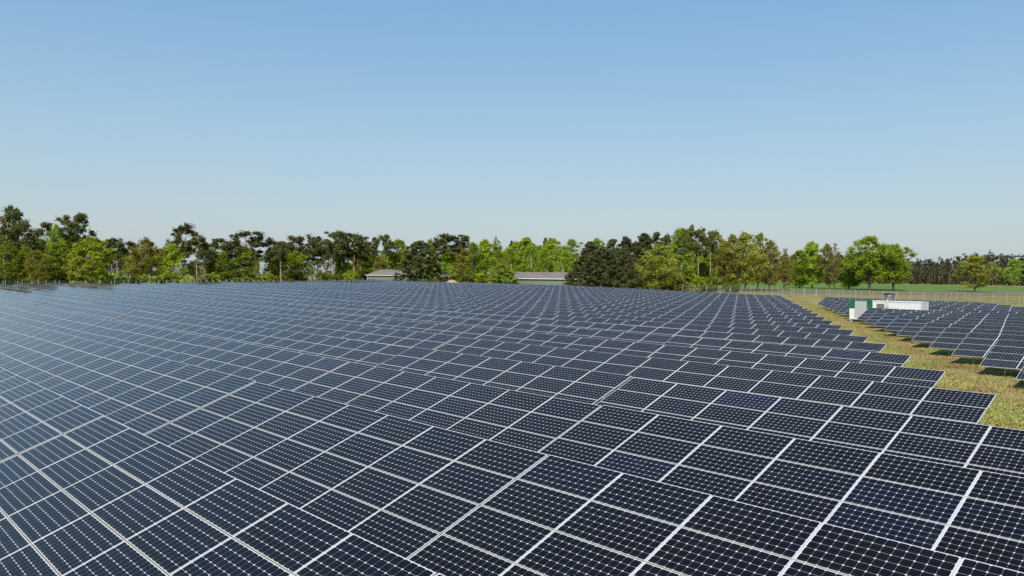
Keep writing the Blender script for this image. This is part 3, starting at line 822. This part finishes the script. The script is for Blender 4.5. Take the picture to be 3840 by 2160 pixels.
GRP = dict(darkpine='dense dark pines along the back', pine='pines along the back of the array', bright='bright leafy trees along the back', green='green leafy trees along the back', oak='budding oaks along the back', bigoak='big trees in the field on the right',
           palegreen='pale leafy trees along the back', birch='birches along the back', conifer='dark conifers along the back', spread='wide dark pines along the back', bare='leafless trees along the back', shrub='shrubs under the trees', brightshrub='bright shrubs under the trees')
TREES = []                       # (x of the trunk, y of the top, width) in photo pixels, kind, depth in metres
def T(kind, D, *items):
    for x, y, wd in items: TREES.append((kind, x, y, wd, D+random.uniform(-6, 6)))
# left wood
T('pine', 205, (8, 800, 75), (52, 793, 62), (-40, 800, 80), (92, 842, 70), (168, 840, 70), (297, 818, 86))
T('palegreen', 212, (207, 838, 56))
T('green', 196, (20, 905, 90), (95, 925, 100), (215, 905, 110), (165, 950, 90))
T('bright', 198, (265, 878, 120), (345, 885, 130), (70, 960, 80))
T('oak', 190, (140, 935, 90), (300, 960, 90))
T('pine', 222, (415, 905, 74), (440, 915, 60), (482, 908, 62), (690, 855, 78), (738, 893, 70), (770, 920, 50), (655, 915, 60))
T('bare', 228, (452, 893, 64), (545, 878, 84), (630, 897, 60), (790, 903, 40))
T('oak', 214, (550, 895, 120), (505, 935, 80), (600, 930, 70))
T('bright', 210, (640, 912, 86))
T('pine', 235, (835, 900, 86), (942, 876, 96), (880, 922, 60), (1008, 905, 76), (1052, 908, 60))
T('green', 228, (802, 930, 66), (918, 925, 90), (840, 945, 70))
T('bright', 240, (1045, 940, 84), (1118, 942, 84))
T('pine', 255, (1118, 896, 66), (1152, 902, 56), (1190, 890, 66), (1222, 900, 58), (1252, 877, 70), (1290, 905, 60), (1322, 879, 90), (1345, 905, 80))
T('green', 304, (1366, 925, 96)); T('green', 262, (1280, 965, 60))
# middle wood behind the sheds
T('pine', 300, (1405, 893, 44), (1452, 884, 44), (1690, 888, 90), (1738, 895, 54), (1655, 905, 60))
T('birch', 296, (1552, 907, 44), (1768, 905, 60), (1792, 912, 60), (1868, 900, 62))
T('bright', 300, (1492, 897, 90), (1524, 930, 90), (1680, 940, 80), (1822, 898, 86))
T('palegreen', 305, (1612, 897, 84), (1450, 930, 70), (2142, 896, 116))
T('oak', 292, (1738, 930, 70), (1420, 960, 60), (1735, 985, 60))
T('bare', 310, (1858, 888, 36))
T('spread', 262, (1576, 903, 152), )
T('bright', 306, (1938, 903, 80), (1972, 891, 110), (2030, 920, 90), (2072, 889, 84), (2100, 925, 90), (1905, 935, 70))
T('birch', 290, (1990, 915, 60), (2050, 930, 60), (2110, 920, 60), (1920, 930, 56))
T('conifer', 318, (1918, 902, 44), (2044, 890, 40))
T('darkpine', 262, (2300, 896, 96), (2346, 884, 92), (2215, 904, 96), (2385, 905, 90), (2420, 872, 92), (2464, 870, 88), (2497, 876, 80))
T('spread', 236, (2195, 955, 130), (2262, 925, 130), (2340, 930, 100))
T('palegreen', 268, (2240, 892, 76))
T('oak', 240, (2475, 918, 160), (2410, 965, 90), (2360, 975, 80))
T('birch', 244, (2548, 850, 86), (2520, 900, 60))
T('pine', 246, (2592, 862, 60), (2618, 866, 62), (2662, 870, 50), (2570, 900, 50))
T('oak', 262, (2690, 872, 84), (2760, 880, 110), (2795, 868, 116), (2720, 905, 90), (2885, 898, 80))
T('palegreen', 270, (2842, 872, 96), (2660, 925, 80))
T('green', 250, (2510, 990, 70), (2640, 985, 80), (2565, 1000, 70))
T('bare', 275, (2938, 922, 62))
T('oak', 272, (2945, 950, 56))
# field trees on the right
T('green', 318, (2998, 935, 84), (3186, 962, 92))
T('bright', 318, (3046, 905, 84))
T('oak', 318, (3112, 915, 84), (3655, 955, 150))
T('bare', 322, (3130, 913, 50))
T('bigoak', 310, (3262, 884, 152), (3352, 914, 140))
T('palegreen', 480, (3805, 972, 70))
# shrubs along the foot of the wood
for x in range(10, 2780, 62):
    if 1350 < x < 1560 or 1640 < x < 1740 or 1930 < x < 2180: continue
    xx = x+random.uniform(-22, 22); D = np.interp(x, [0, 700, 1300, 2000, 2700], [188, 212, 255, 262, 240])
    TREES.append((random.choice(['shrub', 'shrub', 'brightshrub']), xx, np.interp(x, [0, 800, 1300, 2000, 2800], [1015, 1030, 1022, 1010, 1040])+random.uniform(-14, 16), random.uniform(50, 90), D))
TREES += [('brightshrub', 1312, 1010, 66, 250), ('shrub', 1895, 1000, 120, 240), ('oak', 1880, 985, 80, 243)]
# second line of trunks filling the wood
for x in list(range(0, 400, 52))+list(range(420, 780, 64))+list(range(830, 1300, 58))+list(range(1330, 2760, 60)):
    y = np.interp(x, [0, 120, 297, 400, 700, 790, 940, 1250, 1450, 1900, 2200, 2420, 2600, 2800], [810, 850, 850, 915, 905, 960, 900, 895, 905, 915, 910, 885, 880, 885])+random.uniform(18, 55)
    D = np.interp(x, [0, 700, 1300, 2000, 2700], [228, 258, 310, 330, 290])
    k = random.choice(['green', 'green', 'pine', 'bright']) if x < 400 else (random.choice(['pine', 'pine', 'oak']) if x < 1330 else random.choice(['green', 'bright', 'oak', 'green']))
    TREES.append((k, x+random.uniform(-15, 15), y, random.uniform(60, 95), D))
count = {}
tr_sorted = sorted(TREES, key=lambda t: t[1])
cnt = {}
for kind, x, y, wd, D in tr_sorted:
    if 0 <= x <= 3840: cnt[DESC[kind]] = cnt.get(DESC[kind], 0)+1
for kind, x, y, wd, D in tr_sorted:
    count[kind] = count.get(kind, 0)+1
    tm, cm, H, W = lazy(kind, (count[kind]*5) % NVAR[kind])
    p = at(x, D); h = top_z(y, x, D)-p[2]; wm = wd/F*D
    t = bpy.data.objects.new(NAME[kind], None); COL.objects.link(t); t.location = p
    sh = h/H; sw = 1.14*wm/W; sw = min(max(sw, sh*.55), sh*1.7)
    t.scale = (sw, sw, sh); t.rotation_euler = (0, 0, random.uniform(0, 6.283))
    shr = 'shrub' in kind
    link('stem' if shr else 'trunk', tm, t); link('foliage' if shr else 'crown', cm, t)
    tag(t, f"{DESC[kind]}, {ORD[count[kind]] if count[kind] <= 40 else 'last'} such from the left", 'shrub' if shr else 'tree', GRP[kind])

FWD = [float((hit(px, py)-CAM)@_fw)+6 for px, py in ((2600, 1055), (4150, 1082))]; print('wood depth', FWD)
# far woods: too far and too many to count, one mass each
def far_wood(name, label, pts, D0, depth, n, h0, h1, seed):
    g = np.random.default_rng(seed); C = []; Q = []; tb = MB()
    for k in range(n):
        f = g.uniform(0, 1); px = pts[0]+(pts[1]-pts[0])*f; D = D0[0]+(D0[1]-D0[0])*f + depth*g.uniform(0, 1)
        p = at(px, D); h = g.uniform(h0, h1)*(1+.12*math.sin(f*19)); wd = g.uniform(2.0, 4.2)
        for m in range(15):
            u = g.uniform(.03, 1); rr = wd*math.sin(math.pi*(u*.75+.18))
            an = g.uniform(0, 6.283); C.append(p+np.array([math.cos(an)*rr*g.uniform(.1, 1), math.sin(an)*rr*g.uniform(.1, 1), h*u])); Q.append(g.uniform(.9, 1.9))
        if D < D0[0]+(D0[1]-D0[0])*f+depth*.35: tb.tube([p-np.array([0, 0, .5]), p+np.array([g.normal(0, .3), g.normal(0, .3), h*.75])], [.2, .06], 4)
    me = leaf_mesh(name, leaves(C, Q, 16, .55, .8, g), L_FAR)
    o = tag(link(name, me), label, 'wood', kind='stuff')
    link('trunks', tb.mesh('trunks', B_GREY), o)
    return o
far_wood('far_wood', 'distant mixed wood across the green field on the right', (2550, 4150), (FWD[0], FWD[1]), 110, 900, 15, 21, 21)
far_wood('far_wood', 'distant low wood glimpsed between the trunks on the left', (380, 1500), (760, 860), 60, 200, 12, 17, 22)

# ------------------------------------------------------------------ grass tufts in the aisle and round the right array
def grass():
    g = np.random.default_rng(8); V = []; n = 34000; cnt_ = 0
    while cnt_ < n:
        Yb = 24+105*g.uniform(0, 1)**1.6; xc = 2.05-2.7*((Yb-22.8)/4.57+3); 
        X = (xc+g.uniform(-1.5, 13.5))*S; Y = Yb*S
        m = .5+.5*math.sin(X*.7+1.3*math.sin(Y*.35))*math.sin(Y*.5+X*.2)
        if g.uniform() > .35+.65*m: continue
        z = terr(X, Y); cnt_ += 1
        for k in range(4):
            an = g.uniform(0, 6.283); h = g.uniform(.035, .11)*(.7+.6*m); wv = g.uniform(.02, .045); lx, ly = g.normal(0, .10, 2)
            c, s_ = math.cos(an)*wv, math.sin(an)*wv; x0, y0 = X+g.normal(0, .12), Y+g.normal(0, .12)
            V += [(x0-c, y0-s_, z-.02), (x0+c, y0+s_, z-.02), (x0+lx+c*.3, y0+ly+s_*.3, z+h), (x0+lx-c*.3, y0+ly-s_*.3, z+h)]
    tag(link('grass', leaf_mesh('grass', np.array(V), L_GRASS)), 'dry straw-coloured grass tufts along the aisle between the arrays', 'grass', kind='stuff')
grass()
print('objects', len(bpy.data.objects))
